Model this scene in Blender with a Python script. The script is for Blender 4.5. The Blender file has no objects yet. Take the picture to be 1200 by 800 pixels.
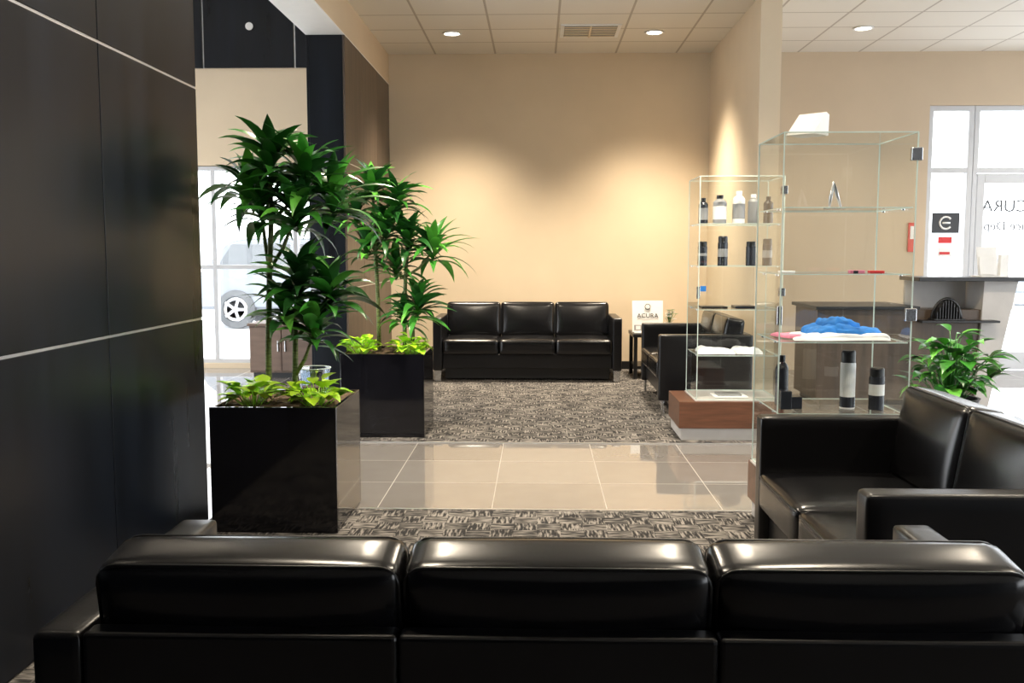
import bpy, bmesh, math, random
from mathutils import Vector, Matrix
random.seed(7)
scene=bpy.context.scene
scene.view_settings.view_transform='Standard'

# ---------------------------------------------------------------- materials
def nm(name):
    m=bpy.data.materials.new(name); m.use_nodes=True
    nt=m.node_tree; b=nt.nodes['Principled BSDF']
    return m,nt,b
def P(name,col,rough=.5,metal=0.,var=.12,scale=8.,bump=0.,bscale=60.,emit=0.,spec=.5,coat=0.,stretch=None,rvar=0.):
    m,nt,b=nm(name); N=nt.nodes; L=nt.links
    tc=N.new('ShaderNodeTexCoord'); mp=N.new('ShaderNodeMapping')
    if stretch: mp.inputs['Scale'].default_value=stretch
    L.new(tc.outputs['Object'],mp.inputs['Vector'])
    no=N.new('ShaderNodeTexNoise'); no.inputs['Scale'].default_value=scale; no.inputs['Detail'].default_value=5
    L.new(mp.outputs[0],no.inputs['Vector'])
    cr=N.new('ShaderNodeValToRGB')
    cr.color_ramp.elements[0].position=.3; cr.color_ramp.elements[1].position=.7
    cr.color_ramp.elements[0].color=[c*(1-var) for c in col]+[1]
    cr.color_ramp.elements[1].color=[min(1,c*(1+var)) for c in col]+[1]
    L.new(no.outputs['Fac'],cr.inputs[0]); L.new(cr.outputs[0],b.inputs['Base Color'])
    b.inputs['Roughness'].default_value=rough; b.inputs['Metallic'].default_value=metal
    b.inputs['Specular IOR Level'].default_value=spec
    b.inputs['Coat Weight'].default_value=coat
    if rvar:
        mr=N.new('ShaderNodeMapRange'); mr.inputs['To Min'].default_value=rough-rvar; mr.inputs['To Max'].default_value=rough+rvar
        L.new(no.outputs['Fac'],mr.inputs['Value']); L.new(mr.outputs[0],b.inputs['Roughness'])
    if bump:
        n2=N.new('ShaderNodeTexNoise'); n2.inputs['Scale'].default_value=bscale; n2.inputs['Detail'].default_value=4
        L.new(mp.outputs[0],n2.inputs['Vector'])
        bp=N.new('ShaderNodeBump'); bp.inputs['Strength'].default_value=bump; bp.inputs['Distance'].default_value=.01
        L.new(n2.outputs['Fac'],bp.inputs['Height']); L.new(bp.outputs[0],b.inputs['Normal'])
    if emit:
        L.new(cr.outputs[0],b.inputs['Emission Color']); b.inputs['Emission Strength'].default_value=emit
    return m
def math_n(nt,op,a,b=None):
    n=nt.nodes.new('ShaderNodeMath'); n.operation=op
    for i,v in enumerate((a,b)):
        if v is None: continue
        if isinstance(v,(int,float)): n.inputs[i].default_value=v
        else: nt.links.new(v,n.inputs[i])
    return n.outputs[0]
def gridmat(name,x0,sx,y0,sy,w,colA,colB,line,rough,lrough=.6,bump=0.,spec=.5,speck=0.):
    m,nt,b=nm(name); N=nt.nodes; L=nt.links
    tc=N.new('ShaderNodeTexCoord'); sp=N.new('ShaderNodeSeparateXYZ'); L.new(tc.outputs['Object'],sp.inputs[0])
    ux=math_n(nt,'DIVIDE',math_n(nt,'SUBTRACT',sp.outputs[0],x0),sx)
    uy=math_n(nt,'DIVIDE',math_n(nt,'SUBTRACT',sp.outputs[1],y0),sy)
    mx=math_n(nt,'LESS_THAN',math_n(nt,'FRACT',ux),w/sx)
    my=math_n(nt,'LESS_THAN',math_n(nt,'FRACT',uy),w/sy)
    mask=math_n(nt,'MAXIMUM',mx,my)
    cb=N.new('ShaderNodeCombineXYZ'); L.new(math_n(nt,'FLOOR',ux),cb.inputs[0]); L.new(math_n(nt,'FLOOR',uy),cb.inputs[1])
    wn=N.new('ShaderNodeTexWhiteNoise'); L.new(cb.outputs[0],wn.inputs['Vector'])
    mixc=N.new('ShaderNodeMix'); mixc.data_type='RGBA'
    mixc.inputs[6].default_value=(*colA,1); mixc.inputs[7].default_value=(*colB,1)
    no=N.new('ShaderNodeTexNoise'); no.inputs['Scale'].default_value=6 if not speck else speck; no.inputs['Detail'].default_value=6
    L.new(tc.outputs['Object'],no.inputs['Vector'])
    f=math_n(nt,'MULTIPLY',math_n(nt,'ADD',wn.outputs['Value'],no.outputs['Fac']),.5)
    L.new(f,mixc.inputs[0])
    mix2=N.new('ShaderNodeMix'); mix2.data_type='RGBA'; L.new(mask,mix2.inputs[0]); L.new(mixc.outputs[2],mix2.inputs[6]); mix2.inputs[7].default_value=(*line,1)
    L.new(mix2.outputs[2],b.inputs['Base Color'])
    mr=N.new('ShaderNodeMapRange'); mr.inputs['To Min'].default_value=rough; mr.inputs['To Max'].default_value=lrough
    L.new(mask,mr.inputs['Value']); L.new(mr.outputs[0],b.inputs['Roughness'])
    b.inputs['Specular IOR Level'].default_value=spec
    if bump:
        bp=N.new('ShaderNodeBump'); bp.inputs['Strength'].default_value=bump; bp.inputs['Distance'].default_value=.003; bp.invert=True
        L.new(mask,bp.inputs['Height']); L.new(bp.outputs[0],b.inputs['Normal'])
    return m
def carpetmat():
    m,nt,b=nm('carpet_weave'); N=nt.nodes; L=nt.links
    tc=N.new('ShaderNodeTexCoord')
    def stroke(sx,sy,seed):
        mp=N.new('ShaderNodeMapping'); mp.inputs['Scale'].default_value=(sx,sy,1); mp.inputs['Location'].default_value=(seed,seed*2,0)
        L.new(tc.outputs['Object'],mp.inputs[0])
        no=N.new('ShaderNodeTexNoise'); no.inputs['Scale'].default_value=1; no.inputs['Detail'].default_value=2
        L.new(mp.outputs[0],no.inputs['Vector']); return no.outputs['Fac']
    a=stroke(10,80,3.); c=stroke(80,10,9.)
    ck=N.new('ShaderNodeTexChecker'); ck.inputs['Scale'].default_value=8.5
    L.new(tc.outputs['Object'],ck.inputs['Vector'])
    mx=N.new('ShaderNodeMix'); L.new(ck.outputs['Fac'],mx.inputs[0]); L.new(a,mx.inputs[2]); L.new(c,mx.inputs[3])
    big=N.new('ShaderNodeTexNoise'); big.inputs['Scale'].default_value=5.; big.inputs['Detail'].default_value=3; L.new(tc.outputs['Object'],big.inputs['Vector'])
    fac=math_n(nt,'ADD',mx.outputs[0],math_n(nt,'MULTIPLY',math_n(nt,'SUBTRACT',big.outputs['Fac'],.5),.3))
    cr=N.new('ShaderNodeValToRGB'); e=cr.color_ramp.elements
    e[0].position=.44; e[0].color=(.024,.023,.023,1); e[1].position=.64; e[1].color=(.26,.24,.22,1)
    L.new(fac,cr.inputs[0]); L.new(cr.outputs[0],b.inputs['Base Color'])
    b.inputs['Roughness'].default_value=.95; b.inputs['Specular IOR Level'].default_value=.15
    bp=N.new('ShaderNodeBump'); bp.inputs['Strength'].default_value=.5; bp.inputs['Distance'].default_value=.005
    L.new(mx.outputs[0],bp.inputs['Height']); L.new(bp.outputs[0],b.inputs['Normal'])
    return m
def glassmat(name,tint=(.94,.97,.96),base=.04,top=.7):
    m=bpy.data.materials.new(name); m.use_nodes=True; nt=m.node_tree; N=nt.nodes; L=nt.links
    N.clear(); out=N.new('ShaderNodeOutputMaterial'); tr=N.new('ShaderNodeBsdfTransparent'); tr.inputs[0].default_value=(*tint,1)
    gl=N.new('ShaderNodeBsdfGlossy'); gl.inputs['Roughness'].default_value=.01
    lw=N.new('ShaderNodeLayerWeight'); lw.inputs[0].default_value=.5
    p=math_n(nt,'POWER',lw.outputs['Facing'],4.); q=math_n(nt,'ADD',math_n(nt,'MULTIPLY',p,top),base)
    mx=N.new('ShaderNodeMixShader'); L.new(q,mx.inputs[0]); L.new(tr.outputs[0],mx.inputs[1]); L.new(gl.outputs[0],mx.inputs[2]); L.new(mx.outputs[0],out.inputs[0])
    return m

leather=P('black_leather',(.005,.005,.006),.23,var=.2,scale=5,bump=.05,bscale=9,rvar=.02)
leather2=P('black_leather_frame',(.005,.005,.006),.30,var=.2,scale=5,bump=.03,bscale=120,spec=.42)
chrome=P('brushed_steel',(.62,.63,.65),.25,1.,var=.05)
alum=P('aluminium_trim',(.75,.76,.78),.3,.8,var=.05)
blackwood=P('black_panel_wood',(.004,.006,.010),.29,var=.6,scale=2,stretch=(3,3,.35),rvar=.06,spec=.27)
brownwood=P('brown_panel_wood',(.085,.06,.042),.4,var=.3,scale=3,stretch=(6,6,.5))
walnut=P('walnut',(.12,.05,.027),.35,var=.35,scale=4,stretch=(1,8,8))
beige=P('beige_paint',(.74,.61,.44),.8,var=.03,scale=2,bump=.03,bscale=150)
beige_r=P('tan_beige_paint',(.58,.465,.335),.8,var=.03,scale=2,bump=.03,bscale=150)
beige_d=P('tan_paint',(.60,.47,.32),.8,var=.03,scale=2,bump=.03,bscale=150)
whitep=P('white_paint',(.80,.79,.77),.6,var=.02)
frame_w=P('white_window_frame',(.58,.59,.61),.4,var=.02)
gloss_black=P('gloss_black_planter',(.005,.005,.007),.08,var=.2,spec=.6)
satin_black=P('satin_black',(.010,.010,.011),.35,var=.2)
soil=P('mulch_soil',(.10,.065,.035),.95,var=.6,scale=60,bump=.8,bscale=80)
bark=P('cane_bark',(.13,.16,.05),.7,var=.5,scale=25,stretch=(1,1,5),bump=.4,bscale=40)
g1=P('leaf_dark_green',(.018,.095,.018),.30,var=.4,scale=6)
g2=P('leaf_mid_green',(.040,.21,.024),.30,var=.35,scale=6)
g3=P('leaf_light_green',(.12,.42,.05),.33,var=.3,scale=6)
lime=P('neon_pothos_leaf',(.50,.80,.035),.4,var=.25,scale=8)
lime2=P('neon_pothos_leaf_deep',(.30,.62,.03),.4,var=.25,scale=8)  # deeper lime for the stems, mixed at random into the leaves
white=P('white_plastic',(.82,.82,.81),.4,var=.03)
paper=P('paper',(.88,.88,.87),.7,var=.03)
redm=P('red_print',(.65,.03,.03),.5,var=.05)
bluem=P('blue_cloth',(.02,.19,.60),.85,var=.25,scale=20,bump=.3,bscale=40)
pinkm=P('pink_cloth',(.72,.22,.33),.8,var=.2)
whitecloth=P('white_cloth',(.80,.80,.82),.85,var=.05,bump=.3,bscale=40)
glass=glassmat('clear_glass',(.96,.98,.975),.07,.6)
shelfglass=glassmat('shelf_glass',(.94,.97,.96),.07,.5)
vaseglass=glassmat('pale_blue_vase_glass',(.72,.82,.93),.22,.6)
wglass=glassmat('window_glass',(.97,.98,.98),.03,.5)
gedge=P('polished_glass_edge',(.62,.74,.70),.15,var=.08)
greyp=P('grey_laminate',(.52,.50,.48),.45,var=.05)
tan=P('tan_laminate',(.20,.14,.11),.6,var=.15,scale=3,stretch=(1,1,6))
graybot=P('grey_bottle',(.30,.30,.31),.35,var=.05)
navy=P('dark_bottle',(.02,.022,.03),.25,var=.2)
tilem=gridmat('floor_tile',.38,.63,5.10,.61,.005,(.16,.147,.138),(.25,.235,.22),(.42,.39,.36),.025,.4,.3,spec=1.0)
ceilm=gridmat('ceiling_tile',.19,.70,11.40,.62,.022,(.73,.69,.62),(.77,.73,.66),(.42,.37,.30),.9,.5,.3,speck=120.)
carpetm=carpetmat()
emit_w=P('lamp_lens',(1.,.93,.8),.5,var=0.01,emit=12)
snow=P('outdoor_pavement',(.76,.77,.79),.9,var=.1,scale=1)
carpaint=P('car_paint',(.22,.24,.27),.3,.0,var=.05)
tire=P('tyre_rubber',(.11,.115,.12),.8)
carglass=P('car_window',(.12,.13,.14),.1)

# ---------------------------------------------------------------- mesh builder
class MB:
    def __init__(s): s.bm=bmesh.new(); s.mats=[]
    def mi(s,m):
        if m not in s.mats: s.mats.append(m)
        return s.mats.index(m)
    def add(s,t,mat,M=None,smooth=False):
        i=s.mi(mat)
        if M is not None: bmesh.ops.transform(t,matrix=M,verts=t.verts)
        for f in t.faces: f.material_index=i; f.smooth=smooth
        me=bpy.data.meshes.new('tmp'); t.to_mesh(me); t.free(); s.bm.from_mesh(me); bpy.data.meshes.remove(me)
    def box(s,x0,x1,y0,y1,z0,z1,mat,bev=0,seg=2,M=None,smooth=False):
        t=bmesh.new(); bmesh.ops.create_cube(t,size=1)
        T=Matrix.Translation(((x0+x1)/2,(y0+y1)/2,(z0+z1)/2))@Matrix.Diagonal((x1-x0,y1-y0,z1-z0,1))
        bmesh.ops.transform(t,matrix=T,verts=t.verts)
        if bev: bmesh.ops.bevel(t,geom=t.edges[:],offset=bev,segments=seg,affect='EDGES',profile=.5)
        s.add(t,mat,M,smooth)
    def rbox(s,c,size,r,mat,puff=(0,0,0),M=None,n=11):
        t=bmesh.new(); bmesh.ops.create_cube(t,size=2)
        bmesh.ops.subdivide_edges(t,edges=t.edges[:],cuts=n,use_grid_fill=True)
        h=[v/2 for v in size]
        for v in t.verts:
            p=[math.sin(max(-1,min(1,q))*math.pi/2) for q in v.co]
            Pt=Vector([p[k]*h[k] for k in range(3)])
            inn=Vector([max(-(h[k]-r),min(h[k]-r,Pt[k])) for k in range(3)])
            d=Pt-inn
            if d.length>1e-6: Pt=inn+d.normalized()*r
            for k in range(3):
                if puff[k]:
                    i,j=(k+1)%3,(k+2)%3
                    Pt[k]*=1+puff[k]/h[k]*(1-p[i]**2)*(1-p[j]**2)
            v.co=Pt
        T=Matrix.Translation(c)
        s.add(t,mat,(M@T) if M is not None else T,True)
    def lathe(s,prof,mat,loc=(0,0,0),seg=24,M=None,cap=True):
        t=bmesh.new(); rings=[]
        for r,z in prof:
            rings.append([t.verts.new((max(r,.0004)*math.cos(2*math.pi*k/seg),max(r,.0004)*math.sin(2*math.pi*k/seg),z)) for k in range(seg)])
        for a,b in zip(rings,rings[1:]):
            for k in range(seg): t.faces.new((a[k],a[(k+1)%seg],b[(k+1)%seg],b[k]))
        t.faces.new(rings[0][::-1])
        if cap: t.faces.new(rings[-1])
        T=Matrix.Translation(loc)
        s.add(t,mat,(M@T) if M is not None else T,False)
    def tube(s,pts,r,mat,seg=8,closed=False,M=None):
        t=bmesh.new(); pts=[Vector(p) for p in pts]; n=len(pts); rings=[]
        for i,p in enumerate(pts):
            a=pts[i-1] if (i>0 or closed) else p; b=pts[(i+1)%n] if (i<n-1 or closed) else p
            d=(b-a).normalized(); u=d.cross(Vector((0,0,1)))
            if abs(d.z)>.9: u=(Vector((1,0,0))-d*d.x)
            u.normalize(); w=d.cross(u)
            rr=r[i] if isinstance(r,(list,tuple)) else r
            rings.append([t.verts.new(p+u*rr*math.cos(2*math.pi*k/seg)+w*rr*math.sin(2*math.pi*k/seg)) for k in range(seg)])
        m=n if closed else n-1
        for i in range(m):
            a=rings[i]; b=rings[(i+1)%n]
            for k in range(seg): t.faces.new((a[k],a[(k+1)%seg],b[(k+1)%seg],b[k]))
        if not closed: t.faces.new(rings[0][::-1]); t.faces.new(rings[-1])
        s.add(t,mat,M,True)
    def quad(s,ps,mat,M=None):
        t=bmesh.new(); t.faces.new([t.verts.new(p) for p in ps]); s.add(t,mat,M)
    def prism(s,poly,x0,x1,mat,M=None):
        t=bmesh.new(); A=[t.verts.new((x0,y,z)) for y,z in poly]; B=[t.verts.new((x1,y,z)) for y,z in poly]; n=len(poly)
        for k in range(n): t.faces.new((A[k],A[(k+1)%n],B[(k+1)%n],B[k]))
        t.faces.new(A[::-1]); t.faces.new(B); bmesh.ops.recalc_face_normals(t,faces=t.faces); s.add(t,mat,M)
    def leaf(s,base,az,el,L,w,droop,mat,prof=None,n=7,fold=.25,twist=0.):
        prof=prof or [.35,.75,.98,1.,.85,.6,.3,.02]
        n=len(prof)-1; i=s.mi(mat); bm=s.bm
        p=Vector(base); h=Vector((math.cos(az),math.sin(az),0)); side=Vector((-math.sin(az),math.cos(az),0)); rows=[]
        for k in range(n+1):
            t=k/n; e=el-droop*t
            d=h*math.cos(e)+Vector((0,0,math.sin(e))); up=-h*math.sin(e)+Vector((0,0,math.cos(e)))
            ww=w*prof[k]; sd=(side*math.cos(twist*t)+up*math.sin(twist*t))
            rows.append((bm.verts.new(p-sd*ww+up*ww*fold),bm.verts.new(p),bm.verts.new(p+sd*ww+up*ww*fold)))
            p=p+d*(L/n)
        for a,b in zip(rows,rows[1:]):
            for q in ((a[0],a[1],b[1],b[0]),(a[1],a[2],b[2],b[1])):
                f=bm.faces.new(q); f.material_index=i; f.smooth=True
    def done(s,name,loc=(0,0,0),rot=(0,0,0),parent=None):
        me=bpy.data.meshes.new(name); s.bm.normal_update(); s.bm.to_mesh(me); s.bm.free()
        for m in s.mats: me.materials.append(m)
        o=bpy.data.objects.new(name,me); scene.collection.objects.link(o)
        o.location=loc; o.rotation_euler=rot
        if parent: o.parent=parent
        return o
def empty(name,loc=(0,0,0),rotz=0):
    o=bpy.data.objects.new(name,None); scene.collection.objects.link(o); o.location=loc; o.rotation_euler=(0,0,rotz); return o
def simple(name,x0,x1,y0,y1,z0,z1,mat,bev=0):
    b=MB(); b.box(x0,x1,y0,y1,z0,z1,mat,bev); return b.done(name)

# ---------------------------------------------------------------- room shell
CZ=3.70; BY=11.40
simple('floor',-6.5,8,-4,BY+.2,-.1,0,tilem)
simple('carpet',-1.715,6.2,-3.9,5.08,0,.006,carpetm)
simple('carpet',-1.745,1.995,6.93,BY-.02,0,.006,carpetm)
simple('trim_1',-.97,6.2,5.08,5.10,0,.008,alum)
simple('trim_2',-1.75,2.19,6.915,6.93,0,.008,alum)
simple('ceiling',-1.75,8,-4,BY,CZ,CZ+.1,ceilm)
simple('ceiling',-6.5,-1.75,-4,BY,4.6,4.7,whitep)
simple('wall_back',-2.1,2.1,BY,BY+.2,0,4.7,beige)
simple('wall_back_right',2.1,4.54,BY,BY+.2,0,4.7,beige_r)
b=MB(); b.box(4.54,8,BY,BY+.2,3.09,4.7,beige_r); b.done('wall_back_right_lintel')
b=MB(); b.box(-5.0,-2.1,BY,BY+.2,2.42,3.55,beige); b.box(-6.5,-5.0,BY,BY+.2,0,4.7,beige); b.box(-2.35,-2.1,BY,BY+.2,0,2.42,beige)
b.box(-5.0,-2.35,BY,BY+.2,0,.06,beige)
b.done('wall_back_left')
b=MB()
xs=[-6.5,-5.0,-3.93,-2.85,-2.1]
for a,c in zip(xs,xs[1:]): b.box(a+.012,c-.012,BY-.03,BY+.2,3.55,4.6,blackwood,.003)
b.box(-6.5,-2.1,BY,BY+.2,3.55,4.6,alum)
b.lathe([(.035,0),(.045,.01),(.045,.02)],white,(0,0,0),M=Matrix.Translation((-3.37,BY-.03,4.02))@Matrix.Rotation(math.pi/2,4,'X'))
b.done('wall_back_left_panelling')
def storefront(name,axis,c,lo,hi,z0=.1,z1=3.2,top=4.7,step=1.7):
    b=MB()
    def bx(u0,u1,d0,d1,za,zb,m):
        if axis=='x': b.box(c+d0,c+d1,u0,u1,za,zb,m)
        else: b.box(u0,u1,c+d0,c+d1,za,zb,m)
    bx(lo,hi,-.1,.1,0,z0,whitep); bx(lo,hi,-.1,.1,z1,top,beige)
    u=lo
    while u<hi-.1: bx(u,u+.08,-.05,.05,z0,z1,frame_w); u+=step
    bx(hi-.08,hi,-.05,.05,z0,z1,frame_w); bx(lo,hi,-.045,.045,2.3,2.36,frame_w)
    return b.done(name)
storefront('wall_left_storefront','x',-6.6,-4,BY)
b=MB()
x=-6.5
while x<7.9: b.box(x+.005,min(x+1.1,8)-.005,-4.2,-4,0,4.6,blackwood); x+=1.1
b.box(-6.5,8,-4.2,-4.02,0,4.7,satin_black)
b.done('wall_rear_panelled')
storefront('wall_right_storefront','x',8.1,-4,BY)
def panelwall(name,x0,x1,y0,y1,ztop,mat_pos,ysplits,core=blackwood):
    b=MB(); z=[0,1.06,2.22,ztop] if ztop<=3.4 else [0,1.06,2.22,3.38,ztop]
    b.box(x0+.015,x1-.015,y0+.015,y1-.015,0,ztop,satin_black)
    for za,zb in zip(z,z[1:]):
        for ya,yb in zip(ysplits,ysplits[1:]):
            b.box(x1-.02,x1,ya+.003,yb-.003,za+.006,zb-.006,mat_pos,.002)
        b.box(x0,x0+.02,y0,y1,za+.006,zb-.006,core,.002)
        for (ya,yb) in ((y0,y0+.018),(y1-.018,y1)):
            b.box(x0+.021,x1-.021,ya,yb,za+.006,zb-.006,core,.002)
        if za>0:
            b.box(x0+.004,x1-.004,y0+.004,y1-.004,za-.005,za+.005,alum)
    return b.done(name)
panelwall('wall_left_black_panelled',-2.07,-1.72,-4,4.86,4.6,blackwood,[-4,-2.7,-1.62,-.54,.54,1.62,2.70,3.78,4.86])
panelwall('wall_left_brown_panelled',-2.10,-1.75,8.8,BY,3.36,brownwood,[8.8,9.67,10.54,BY])
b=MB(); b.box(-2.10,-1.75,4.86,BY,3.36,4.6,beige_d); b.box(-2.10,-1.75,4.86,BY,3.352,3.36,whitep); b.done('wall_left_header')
simple('wall_right_partition',2.0,2.19,8.87,BY,0,CZ,beige)
simple('baseboard_back',-1.74,1.99,BY-.015,BY,0,.1,satin_black)
simple('baseboard_partition',1.985,2.0,8.87,BY,0,.1,satin_black)

# ---------------------------------------------------------------- windows
def framegrid(b,xs,zs,y0,y1,w=.05):
    for x in xs: b.box(x-w/2,x+w/2,y0,y1,zs[0],zs[-1],frame_w,.004)
    for z in zs: b.box(xs[0]-w/2+.001,xs[-1]+w/2-.001,y0+.002,y1-.002,z-w/2,z+w/2,frame_w,.004)
b=MB(); framegrid(b,[-4.97,-3.88,-2.9,-2.38],[.085,1.22,2.39],BY+.03,BY+.13)
b.quad([(-4.97,BY+.08,.08),(-2.38,BY+.08,.08),(-2.38,BY+.08,2.39),(-4.97,BY+.08,2.39)],wglass); b.done('window_1')
b=MB(); framegrid(b,[4.57,5.04],[.06,2.35,3.06],BY+.03,BY+.13,.06)
b.quad([(4.57,BY+.08,.05),(5.04,BY+.08,.05),(5.04,BY+.08,3.06),(4.57,BY+.08,3.06)],wglass)
win2=b.done('window_2')
b=MB(); framegrid(b,[7.14,7.97],[.06,2.35,3.06],BY+.03,BY+.13,.06)
b.quad([(7.14,BY+.08,.05),(7.97,BY+.08,.05),(7.97,BY+.08,3.06),(7.14,BY+.08,3.06)],wglass); b.done('window_3')
b=MB()
framegrid(b,[5.105,6.09,7.075],[2.35,3.06],BY+.03,BY+.13,.06)
b.quad([(5.1,BY+.08,2.35),(7.07,BY+.08,2.35),(7.07,BY+.08,3.06),(5.1,BY+.08,3.06)],wglass)
for x0 in (5.14,6.11):
    b.box(x0,x0+.09,BY+.05,BY+.10,.01,2.31,frame_w,.005); b.box(x0+.85,x0+.94,BY+.05,BY+.10,.01,2.31,frame_w,.005)
    b.box(x0+.09,x0+.85,BY+.05,BY+.10,.01,.22,frame_w,.005); b.box(x0+.09,x0+.85,BY+.05,BY+.10,2.2,2.31,frame_w,.005)
    b.quad([(x0+.09,BY+.07,.2),(x0+.85,BY+.07,.2),(x0+.85,BY+.07,2.2),(x0+.09,BY+.07,2.2)],wglass)
    b.box(x0+.05,x0+.89,BY-.0,BY+.03,.98,1.02,alum,.004)
b.box(5.08,5.13,BY+.04,BY+.11,0,2.32,frame_w); b.box(7.05,7.1,BY+.04,BY+.11,0,2.32,frame_w)
door=b.done('door_1')
def text(body,size,loc,rot,mat,name,parent=None,ext=.001):
    c=bpy.data.curves.new(name,'FONT'); c.body=body; c.size=size; c.extrude=ext; c.align_x='CENTER'; c.align_y='CENTER'
    c.materials.append(mat); o=bpy.data.objects.new(name,c); scene.collection.objects.link(o); o.location=loc; o.rotation_euler=rot
    if parent: o.parent=parent
    return o
lett=P('grey_lettering',(.08,.085,.09),.5)
R90=math.pi/2
text('ACURA',.20,(5.54,BY+.055,1.93),(R90,0,math.pi),lett,'lettering_line_1',door,.004)
text('Service Dept',.15,(5.58,BY+.055,1.70),(R90,0,math.pi),lett,'lettering_line_2',door,.004)
b=MB(); b.box(5.36,5.64,BY+.05,BY+.06,.72,1.0,paper); b.box(5.43,5.57,BY+.045,BY+.05,.82,.92,bluem,.02); b.done('door_notice',parent=door)
b=MB(); b.box(4.64,4.96,BY+.062,BY+.07,1.62,1.86,satin_black)
tp=[(4.80+.07*math.cos(a),BY+.06,1.74+.07*math.sin(a)) for a in [math.radians(40+i*14) for i in range(21)]]
b.tube(tp,.012,paper,6); b.tube([(4.76,BY+.06,1.74),(4.85,BY+.06,1.74)],.012,paper,6)
b.done('decal_black_sign',parent=win2)
b=MB(); b.box(4.72,4.88,BY+.062,BY+.07,1.50,1.58,redm); b.box(4.72,4.88,BY+.062,BY+.07,1.34,1.46,paper); b.box(4.74,4.86,BY+.058,BY+.062,1.37,1.40,redm); b.done('decal_small_notices',parent=win2)
b=MB(); b.box(4.34,4.42,BY-.02,BY,1.40,1.74,redm,.004); b.box(4.36,4.40,BY-.024,BY-.019,1.55,1.70,paper); b.done('fire_notice_sign')

# outdoors
b=MB(); b.box(-60,60,BY+.25,90,-.15,-.05,snow); b.box(-40,-6.75,-30,BY+.25,-.15,-.05,snow); b.box(8.25,40,-30,BY+.25,-.15,-.05,snow); b.done('ground_outside')
def car(loc,rot):
    prof=[(-2.25,.35),(-2.3,.75),(-2.15,1.0),(-1.95,1.12),(-1.55,1.62),(-1.2,1.70),(.2,1.70),(.55,1.62),(1.15,1.12),(1.9,1.0),(2.25,.85),(2.3,.5),(2.2,.33)]
    b=MB(); t=bmesh.new(); A=[t.verts.new((x,-.88,z)) for x,z in prof]; B=[t.verts.new((x,.88,z)) for x,z in prof]; n=len(prof)
    for k in range(n): t.faces.new((A[k],A[(k+1)%n],B[(k+1)%n],B[k]))
    t.faces.new(A[::-1]); t.faces.new(B); bmesh.ops.bevel(t,geom=t.edges[:],offset=.06,segments=3,affect='EDGES'); b.add(t,carpaint,None,False)
    for s in (-1,1):
        b.quad([(-1.75,s*.89,1.15),(-.35,s*.89,1.15),(-.35,s*.89,1.58),(-1.45,s*.89,1.58)][::s],carglass)
        b.quad([(-.27,s*.89,1.15),(.98,s*.89,1.15),(.5,s*.89,1.58),(-.27,s*.89,1.58)][::s],carglass)
        for x in (-1.4,1.4):
            M=Matrix.Translation((x,s*.82,.36))@Matrix.Rotation(-s*R90,4,'X')
            b.lathe([(.2,-.12),(.36,-.1),(.37,0),(.36,.1),(.25,.12),(.24,.09)],tire,M=M,seg=32)
            b.lathe([(.24,.09),(.22,.1),(.08,.07),(.06,.1),(.0,.1)],chrome,M=M,seg=20)
            for k in range(5):
                M2=M@Matrix.Rotation(k*2*math.pi/5,4,'Z'); b.box(.03,.23,-.025,.025,.08,.125,chrome,0,M=M2)
    b.box(2.2,2.33,-.6,.6,.55,.75,satin_black,.02); b.box(2.1,2.3,-.85,-.55,.8,.92,white,.02); b.box(2.1,2.3,.55,.85,.8,.92,white,.02)
    b.done('parked_car',loc,(0,0,rot))
car((-4.3,18.8,-.04),0); car((14.5,27,-.04),.4); car((20,30,-.04),.2)

# ---------------------------------------------------------------- ceiling fixtures
def downlight_or_fill(x,y,energy,size=110,z=CZ,blend=1.,col=(1,.86,.67),soft=.07):
    b=MB()
    b.lathe([(.075,-.001),(.105,-.003),(.105,-.012),(.085,-.014),(.075,-.004)],white,(0,0,0),32)
    b.lathe([(.0,-.008),(.076,-.008),(.076,-.003)],emit_w,(0,0,0),24)
    o=b.done('recessed_downlight_or_fill',(x,y,z))
    l=bpy.data.lights.new('downlight_or_fill_lamp','SPOT'); l.energy=energy; l.spot_size=math.radians(size); l.spot_blend=blend; l.shadow_soft_size=soft; l.color=col
    lo=bpy.data.objects.new('lamp',l); scene.collection.objects.link(lo); lo.location=(0,0,-.03); lo.parent=o
for x in (-.91,1.22): downlight_or_fill(x,10.33,1150,104,soft=.3)
downlight_or_fill(3.35,10.2,230,112,soft=.2); downlight_or_fill(5.48,10.2,120,118)
for x in (-.91,1.22,3.35): downlight_or_fill(x,6.2,620 if x<3 else 320,150)  # unseen row of lamps added as fill light for the room
for x in (-.91,1.22,3.35): downlight_or_fill(x,3.0,230,140)  # unseen row added to fill the planters, case front and left wall
for y in (3,8.5): downlight_or_fill(-4.2,y,300,140,4.6)
b=MB(); b.box(-.31,.31,-.28,.28,-.012,0,white,.003); b.box(-.27,.27,-.24,.24,-.014,-.011,satin_black)
for k in range(6):
    b.box(-.27,.27,-.22+k*.08,-.195+k*.08,-.022,-.013,beige)
b.box(-.01,.01,-.24,.24,-.024,-.013,beige)
b.done('ceiling_air_vent',(.54,10.25,CZ))

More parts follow.
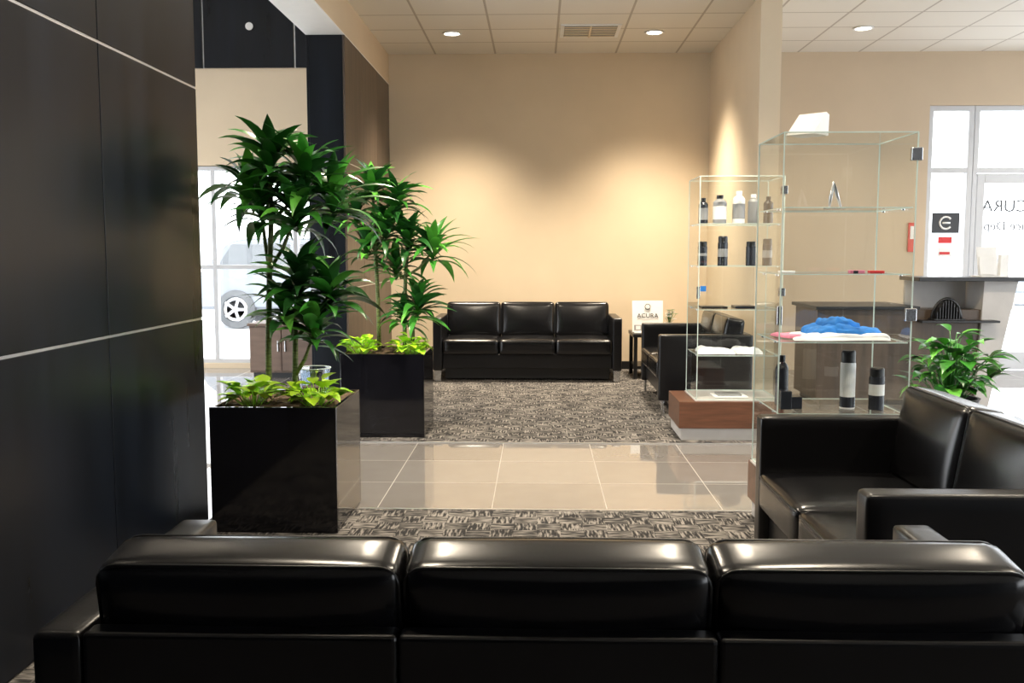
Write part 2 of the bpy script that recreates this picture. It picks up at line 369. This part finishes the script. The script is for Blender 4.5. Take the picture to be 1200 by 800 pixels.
# ---------------------------------------------------------------- sofas
def piping(b,c,sx,sy_,r,mat,M,axis='z'):
    pts=[]
    rr=.04; hx=sx/2; hy=sy_/2
    for qx,qy,a0 in ((1,1,0),(-1,1,90),(-1,-1,180),(1,-1,270)):
        for k in range(5):
            a=math.radians(a0+k*22.5); x=qx*(hx-rr)+rr*math.cos(a); y=qy*(hy-rr)+rr*math.sin(a)
            pts.append((c[0]+x,c[1]+y,c[2]) if axis=='z' else (c[0]+x,c[1],c[2]+y))
    b.tube(pts,r,mat,6,True,M)
def sofa(name,n,loc,rotz,sz=1.):
    W=n*.61+.2; e=empty(name,loc,rotz); e.scale=(1,1,sz); b=MB()
    for s in (-1,1):
        x0,x1=(W/2-.1,W/2) if s>0 else (-W/2,-W/2+.1)
        b.rbox(((x0+x1)/2,0,.405),(.1,.80,.57),.016,leather2,(0,0,0),n=9)
    for k in range(n):
        x=-W/2+.1+k*.61
        b.box(x+.001,x+.609,.345,.40,.12,.69,leather2,.010,3,smooth=False)
    b.box(-W/2+.1,W/2-.1,-.36,.35,.14,.30,leather2,.01)
    b.box(-W/2+.12,W/2-.12,-.25,.33,.02,.14,satin_black)  # dark block added under the seat, stands in for shade in the gap
    b.done('frame',parent=e)
    b=MB()
    for k in range(n):
        x=-W/2+.1+(k+.5)*.61
        b.rbox((x,-.095,.375),(.606,.63,.165),.035,leather,(0,0,.018))
        piping(b,(x,-.095,.437),.598,.622,.0045,leather2,None)
    b.done('seat_cushions',parent=e)
    b=MB()
    for k in range(n):
        x=-W/2+.1+(k+.5)*.61
        M=Matrix.Translation((x,.245,.632))@Matrix.Rotation(math.radians(-9),4,'X')
        b.rbox((0,0,0),(.606,.165,.385),.034,leather,(0,.022,.006),M)
        piping(b,(0,-.066,0),.598,.377,.0045,leather2,M,'y'); piping(b,(0,.066,0),.598,.377,.0045,leather2,M,'y')
    b.done('back_cushions',parent=e)
    b=MB()
    for sx in (-1,1):
        for sy in (-1,1):
            x=sx*(W/2-.05); y=sy*.36
            b.box(x-.035,x+.035,y-.01,y+.01,0,.125,chrome,.003)
    b.done('legs',parent=e)
sofa('black_leather_sofa',3,(-.11,10.6,.006),0)
sofa('black_leather_sofa',3,(.04,2.15,.006),math.pi,.965)
sofa('black_leather_loveseat',2,(1.36,3.46,.006),-R90)
sofa('black_leather_loveseat',2,(1.44,8.87,.006),-R90)

# ---------------------------------------------------------------- planters + plants
def dracaena_crown(b,c,n,L,w,wall=None):
    c=Vector(c)
    for i in range(n):
        t=i/n; az=i*2.399+random.uniform(-.3,.3)
        el=math.radians(12+t*62+random.uniform(-14,14)); LL=L*random.uniform(.8,1.15)*(1-.3*abs(t-.4))
        base=c+Vector((0,0,-.09+.13*t))
        if wall and base.x+LL*math.cos(az)<-.36 and base.y+LL*math.sin(az)<.0:
            az=math.pi-random.uniform(.35,1.2); LL*=.9
        b.leaf(base,az,el,LL,w*random.uniform(.85,1.2),math.radians(random.uniform(50,105)*(1-.25*t)),random.choice([g1,g1,g2,g2,g3]),fold=.25,twist=random.uniform(-.7,.7))
def planter(name,loc,canes,pothos,wall=None):
    e=empty(name,loc); s=.315; H=.63; b=MB()
    b.box(-s,s,-s,-s+.02,0,H,gloss_black,.003); b.box(-s,s,s-.02,s,0,H,gloss_black,.003)
    b.box(-s,-s+.02,-s+.02,s-.02,0,H,gloss_black,.003); b.box(s-.02,s,-s+.02,s-.02,0,H,gloss_black,.003); b.box(-s+.02,s-.02,-s+.02,s-.02,.02,.05,gloss_black)
    b.done('planter_box',parent=e)
    t=bmesh.new(); bmesh.ops.create_grid(t,x_segments=30,y_segments=30,size=s-.02)
    for v in t.verts: v.co.z=H-.03+random.uniform(0,.022)+.02*math.exp(-v.co.length*4)
    b=MB(); b.add(t,soil,None,True); b.done('mulch',parent=e)
    b=MB()
    for cane in canes:
        pts=cane['pts']; b.tube(pts,[.017-.004*i/(len(pts)-1) for i in range(len(pts))],bark,10)
        for cc,n,L in cane['crowns']:
            k=min(range(len(pts)),key=lambda i:abs(pts[i][2]-(cc[2]-.2)))
            p=Vector(pts[k]); q=Vector(cc); b.tube([p,(p+q)/2+Vector((0,0,-.03)),q],[.011,.010,.008],bark,8)
            dracaena_crown(b,cc,n,L,.031,wall)
    b.done('dracaena_plant',parent=e)
    b=MB(); hp=[.05,.75,1.,.95,.72,.4,.04]
    for (px,py,sp) in pothos:
        for i in range(42):
            a=random.uniform(0,6.28); r=sp*math.sqrt(random.random()); x=px+r*math.cos(a); y=py+r*math.sin(a)
            z=H+.015+random.uniform(0,.12)*(1-r/sp*.5)
            b.tube([(px+.3*(x-px),py+.3*(y-py),H-.03),(x,y,z)],.002,lime2,5)
            b.leaf((x,y,z),a+random.uniform(-.6,.6),random.uniform(-.1,.8),random.uniform(.07,.105),random.uniform(.03,.042),random.uniform(.3,1.1),random.choice([lime,lime,lime2]),hp,fold=.3)
    b.done('pothos_groundcover',parent=e)
    return e
e1=planter('dracaena_planter',(-1.305,4.935,.008),[
 dict(pts=[(-.105,0,.58),(-.10,.0,.9),(-.085,.0,1.3),(-.07,0,1.55),(-.07,0,1.75)],
      crowns=[((-.07,0,1.85),46,.32),((.12,-.05,1.77),40,.33),((-.20,.06,1.72),38,.30),((.24,.05,1.66),40,.33),((.08,-.08,1.58),34,.32),((-.13,.03,1.62),28,.28)]),
 dict(pts=[(.04,-.03,.58),(.045,-.03,.75),(.05,-.03,.95),(.05,-.03,1.1)],
      crowns=[((.08,-.03,1.24),40,.31),((.24,-.06,1.18),36,.30),((.0,-.03,1.10),34,.28),((.17,-.10,1.0),30,.28)]),
 ],[(-.13,-.18,.11),(.19,-.17,.11)],True)
b=MB(); b.lathe([(.055,0),(.065,.01),(.088,.15)],vaseglass,cap=False); b.tube([(.088*math.cos(a),.088*math.sin(a),.15) for a in [i*.2618 for i in range(24)]],.003,gedge,6,True)
b.lathe([(.054,.006),(.063,.05)],soil); b.done('glass_vase',(.10,.16,.62),parent=e1)
e2=planter('dracaena_planter',(-1.165,7.405,.008),[
 dict(pts=[(-.07,0,.58),(-.075,0,1.0),(-.09,0,1.4),(-.10,0,1.75)],
      crowns=[((-.11,0,1.88),44,.32),((.08,-.03,1.78),38,.33),((-.24,0,1.68),36,.32),((.0,-.05,1.56),36,.33),((-.16,0,1.42),26,.28)]),
 dict(pts=[(.13,0,.58),(.13,0,.9),(.14,0,1.2),(.16,0,1.4)],
      crowns=[((.16,0,1.48),40,.34),((.36,-.03,1.40),38,.37),((.06,.03,1.26),28,.30)]),
 dict(pts=[(.2,-.05,.58),(.2,-.05,.8),(.2,-.05,.9)],crowns=[((.24,-.05,.98),40,.31),((.14,-.06,.90),26,.27)]),
 ],[(-.18,-.17,.12),(.19,-.17,.12)])

# bushy plant on the right
e=empty('potted_foliage_plant',(2.80,6.5,0)); b=MB()
b.lathe([(.13,0),(.14,.01),(.18,.40),(.19,.42),(.17,.42),(.165,.38)],satin_black,seg=32); b.lathe([(.0,.375),(.166,.38),(.166,.385),(0,.39)],soil); b.done('pot',parent=e)
b=MB()
for i in range(120):
    a=random.uniform(0,6.28); r=random.uniform(.02,.24); z=.46+.42*random.random()*(1-r*1.2)
    q=Vector((r*math.cos(a),r*math.sin(a),z)); b.tube([(q.x*.2,q.y*.2,.38),(q.x*.7,q.y*.7,z-.06),q],.003,g2,5)
    b.leaf(q,a+random.uniform(-.5,.5),random.uniform(-.1,.8),random.uniform(.13,.2),random.uniform(.035,.055),random.uniform(.5,1.3),random.choice([g1,g2,g2,g3]),[.05,.6,.95,1.,.8,.5,.2,.01],fold=.3)
b.done('foliage',parent=e)

# ---------------------------------------------------------------- display cases
SH=[.63,.97,1.29,1.60]
def case(loc,ext):
    e=empty('glass_display_case',loc); w=.61; d=.5; z0=.30; z1=1.94; b=MB()
    b.box(-ext,w+.03,-.03,d+.05,.09,.29,walnut,.004); b.box(-ext+.02,w+.01,-.01,d+.03,0,.09,greyp,.002); b.box(-.01,w+.01,-.005,d+.005,.29,.30,greyp,.002)
    b.done('base',parent=e)
    b=MB()
    b.quad([(0,0,z0),(w,0,z0),(w,0,z1),(0,0,z1)],glass); b.quad([(0,d,z0),(w,d,z0),(w,d,z1),(0,d,z1)],glass)
    b.quad([(0,0,z0),(0,d,z0),(0,d,z1),(0,0,z1)],glass); b.quad([(w,0,z0),(w,d,z0),(w,d,z1),(w,0,z1)],glass)
    b.quad([(0,0,z1),(w,0,z1),(w,d,z1),(0,d,z1)],shelfglass)
    for z in SH: b.quad([(.01,.01,z),(w-.01,.01,z),(w-.01,d-.01,z),(.01,d-.01,z)],shelfglass)
    t=.0028
    for x in (0,w):
        for y in (0,d): b.box(x-t,x+t,y-t,y+t,z0,z1,gedge)
    for z in (z1,z0+.003):
        for y in (0,d): b.box(0,w,y-t,y+t,z-t,z+t,gedge)
        for x in (0,w): b.box(x-t,x+t,0,d,z-t,z+t,gedge)
    for z in SH:
        b.box(.01,w-.01,.008,.012,z-.005,z,gedge); b.box(.01,w-.01,d-.012,d-.008,z-.005,z,gedge)
        b.box(.008,.012,.01,d-.01,z-.005,z,gedge); b.box(w-.012,w-.008,.01,d-.01,z-.005,z,gedge)
    b.done('glass',parent=e)
    b=MB()
    for z in (1.84,1.10,.42): b.box(w-.03,w+.02,-.012,.012,z-.03,z+.03,chrome,.003)
    for z in SH:
        for x in (.012,w-.012):
            for y in (.12,d-.12): b.lathe([(.008,-.012),(.008,-.004)],chrome,(x,y,z),10)
    b.box(-.012,.012,.0,.03,1.05,1.14,chrome,.003)
    b.done('hinges_and_pins',parent=e)
    return e
def bottle(b,x,y,z,h=.2,r=.035,m=graybot,cap=satin_black,shoulder=.75,label=None):
    b.lathe([(r*.9,0),(r,.006),(r,h*shoulder),(r*.75,h*(shoulder+.07)),(r*.4,h*(shoulder+.12)),(r*.4,h*.9)],m,(x,y,z))
    b.lathe([(r*.5,h*.88),(r*.5,h),(r*.3,h)],cap,(x,y,z))
    if label: b.lathe([(r*1.01,h*.15),(r*1.02,h*.16),(r*1.02,h*.6),(r*1.01,h*.61)],label,(x,y,z))
def can(b,x,y,z,h=.24,r=.033,m=white,cap=satin_black,band=navy,b0=.3,b1=.56):
    b.lathe([(r*.95,0),(r,.004),(r,h*.78),(r*.9,h*.8)],m,(x,y,z)); b.lathe([(r*.93,h*.79),(r*.93,h*.97),(r*.8,h)],cap,(x,y,z))
    b.lathe([(r*1.01,h*b0),(r*1.015,h*(b0+.01)),(r*1.015,h*b1),(r*1.01,h*(b1+.01))],band,(x,y,z))
def cloth(b,cx,cy,z,sx,sy,h,mat,seed=0,ang=0.):
    t=bmesh.new(); bmesh.ops.create_grid(t,x_segments=40,y_segments=32,size=.5)
    rnd=random.Random(seed); ph=[rnd.uniform(0,6) for _ in range(6)]
    for v in t.verts:
        u,w=v.co.x*2,v.co.y*2; r=max(abs(u),abs(w))
        prof=max(0,1-r**6)**.5
        wr=.72+.13*math.sin(2.6*u+ph[0]+1.4*w)+.10*math.sin(3.8*w+ph[1]-1.7*u)+.05*math.sin(9*u+ph[2]+3*w)+.04*math.sin(12*w-5*u+ph[4])
        edge=1+.08*math.sin(3*math.atan2(w,u)+ph[3])
        v.co=Vector((u*sx/2*edge,w*sy/2*edge,.003+h*prof*wr))
    b.add(t,mat,Matrix.Translation((cx,cy,z))@Matrix.Rotation(ang,4,'Z'),True)
c1=case((1.135,4.50,.008),.01)
b=MB()
can(b,.38,.17,.63,.285,.036,white,satin_black,navy,.03,.2); can(b,.51,.14,.63,.205,.036,navy,satin_black,white,.35,.6)
b.box(.045,.10,.12,.2,.63,.72,navy,.004); b.box(.10,.155,.14,.22,.63,.69,navy,.004); bottle(b,.085,.27,.63,.25,.032,navy,satin_black)
cloth(b,.32,.20,.972,.46,.34,.022,whitecloth,1); cloth(b,.30,.24,.985,.22,.2,.06,bluem,3,.3); cloth(b,.42,.22,.985,.24,.2,.045,bluem,6,-.4); cloth(b,.35,.27,1.02,.17,.14,.055,bluem,9,.5)
cloth(b,.11,.24,.972,.11,.18,.022,pinkm,5,.3)
cloth(b,.27,.11,.975,.28,.13,.03,whitecloth,8,.1); cloth(b,.45,.12,.975,.2,.13,.03,whitecloth,18,-.1)
b.box(.36,.43,.12,.16,1.29,1.305,pinkm,.003); b.box(.46,.53,.14,.18,1.29,1.303,redm,.003); b.box(.05,.12,.2,.26,1.29,1.30,paper,.002)
b.box(.37,.39,.1,.11,1.29,1.303,navy)
b.tube([(.28,.22,1.605),(.285,.22,1.66),(.30,.22,1.725),(.312,.22,1.68),(.335,.22,1.605)],[.005,.009,.010,.009,.005],alum,8)
b.box(.26,.35,.19,.25,1.60,1.607,alum,.002)
b.done('merchandise',parent=c1)
b=MB(); M=Matrix.Translation((.16,.18,1.944))@Matrix.Rotation(-.75,4,'Z')
b.prism([(-.09,0),(.06,0),(.065,.10),(.035,.11)],-.07,.07,paper,M)
b.done('display_block',parent=c1)
c2=case((1.18,7.05,.008),.13)
b=MB()
bottle(b,.05,.15,1.60,.19,.035,navy,satin_black,label=graybot); bottle(b,.17,.14,1.60,.21,.05,graybot,satin_black,label=paper); bottle(b,.31,.14,1.60,.24,.045,paper,white,label=graybot)
bottle(b,.43,.2,1.60,.22,.04,graybot,white); bottle(b,.53,.15,1.60,.2,.035,navy)
can(b,.05,.15,1.29,.18,.035,navy,satin_black,graybot,.4,.5); can(b,.20,.15,1.29,.22,.037,navy,satin_black,graybot); can(b,.42,.2,1.29,.18,.037,navy); can(b,.53,.15,1.29,.2,.035,navy,satin_black,graybot)
b.box(.05,.24,.12,.3,.97,.985,satin_black,.003); b.box(.3,.45,.12,.3,.97,.99,navy,.003)
cloth(b,.16,.2,.63,.26,.26,.05,whitecloth,11); cloth(b,.4,.2,.63,.2,.24,.05,whitecloth,13)
b.box(.15,.40,.08,.28,.302,.312,paper,.002); b.box(.18,.36,.12,.26,.312,.325,graybot,.002)
b.box(.03,.07,.08,.1,1.10,1.14,bluem)
b.done('merchandise',parent=c2)

# ---------------------------------------------------------------- side table with sign
e=empty('side_table',(1.33,10.75,.006)); b=MB()
b.box(-.28,.28,-.28,.28,.46,.50,satin_black,.004)
for sx in (-1,1):
    for sy in (-1,1): b.box(sx*.25-.02,sx*.25+.02,sy*.25-.02,sy*.25+.02,0,.46,satin_black,.002)
b.box(-.25,.25,-.25,.25,.12,.14,satin_black)
b.done('table',parent=e)
e=empty('countertop_sign',(1.22,10.58,.506)); M=Matrix.Rotation(math.radians(-10),4,'X'); b=MB()
b.box(-.17,.17,-.004,.004,.01,.36,white,.002,M=M); b.box(-.15,.15,-.007,-.003,.03,.09,graybot,M=M); b.box(-.15,.15,-.02,.10,0,.012,white,.002)
for k in range(4): b.box(-.13+k*.07,-.08+k*.07,-.0075,-.004,.04,.08,satin_black if k%2 else white,M=M)
b.tube([(.03*math.cos(a),-.014,.29+.03*math.sin(a)) for a in [i*.524 for i in range(12)]],.004,satin_black,6,True,M=Matrix.Translation((0,.05,0)))
b.done('panel',parent=e)
text('ACURA',.07,(0,.022,.19),(R90-math.radians(10),0,0),satin_black,'lettering',e)
e=empty('flower_pot',(1.49,10.85,.506)); b=MB(); b.lathe([(.04,0),(.055,.1),(.05,.1)],white)
for i in range(26):
    a=random.uniform(0,6.28); r=random.uniform(0,.09); q=Vector((r*math.cos(a),r*math.sin(a),.14+random.uniform(0,.1)))
    b.tube([(0,0,.08),q],.002,g2,5)
    for k in range(5): b.leaf(q,k*1.256+a,.3,.03,.012,.6,whitecloth if i%3 else g2,[.1,1,.9,.1])
b.done('flowers',parent=e)

# ---------------------------------------------------------------- reception desk
e=empty('reception_desk',(0,0,0)); b=MB()
b.box(2.55,4.05,8.75,9.5,.05,.88,brownwood,.003); b.box(2.52,3.45,8.70,9.55,.88,.91,satin_black,.003); b.box(2.6,4.0,8.8,9.45,0,.05,satin_black)
b.box(3.43,4.12,8.60,9.45,.77,.79,satin_black,.003)
t=bmesh.new(); pr=[(3.98,0),(4.10,0),(4.32,1.14),(4.02,1.14)]
A=[t.verts.new((x,8.72,z)) for x,z in pr]; B=[t.verts.new((x,9.52,z)) for x,z in pr]
for k in range(4): t.faces.new((A[k],A[(k+1)%4],B[(k+1)%4],B[k]))
t.faces.new(A[::-1]); t.faces.new(B); bmesh.ops.recalc_face_normals(t,faces=t.faces); b.add(t,greyp)
b.box(3.40,4.36,8.62,9.1,1.14,1.175,satin_black,.004); b.box(3.44,4.0,9.05,9.09,.88,1.14,greyp)
b.done('body',parent=e)
b=MB()
for k in range(9):
    b.box(-.11+k*.0245,-.10+k*.0245,-.06,.06,0,.03+.15*math.sin(math.pi*(k+1)/10),satin_black,.002)
b.tube([(.13*math.cos(i*math.pi/14),0,.19*math.sin(i*math.pi/14)) for i in range(15)],.014,satin_black,8); b.box(-.14,.14,-.08,.08,0,.015,satin_black,.004)
b.done('file_sorter',(3.68,8.69,.79),parent=e)
b=MB(); Mr=Matrix.Rotation(math.radians(-15),4,'X')
b.box(-.09,.09,0,.006,0,.28,white,.001,M=Mr); b.box(-.12,.02,-.1,-.094,0,.16,white,.001,M=Mr); b.box(-.12,.12,-.12,.1,-.0,.01,white,.002); b.box(.06,.13,-.09,-.03,.0,.2,paper,.002)
b.done('brochure_holder',(4.10,8.82,1.175))
e=empty('storage_cabinet',(-2.84,10.75,0)); b=MB()
b.box(-.36,.36,-.25,.25,.06,.58,tan,.004); b.box(-.38,.38,-.27,.27,.58,.61,tan,.004); b.box(-.33,.33,-.22,.22,0,.06,satin_black)
b.box(-.35,-.005,-.262,-.25,.08,.56,tan,.003); b.box(.005,.35,-.262,-.25,.08,.56,tan,.003)
for s in (-1,1): b.box(s*.04-.006,s*.04+.006,-.28,-.262,.3,.42,alum,.002)
b.done('body',parent=e)

# ---------------------------------------------------------------- world + camera
w=bpy.data.worlds.new('World'); scene.world=w; w.use_nodes=True
bg=w.node_tree.nodes['Background']; bg.inputs[0].default_value=(.92,.96,1,1); bg.inputs[1].default_value=5.5
cam=bpy.data.cameras.new('camera'); co=bpy.data.objects.new('camera',cam); scene.collection.objects.link(co)
cam.sensor_width=36; cam.lens=33.6; cam.clip_end=300; cam.clip_start=.05
co.location=(0,0,1.4); co.rotation_euler=(math.radians(90-5.35),0,math.radians(1.53)); scene.camera=co
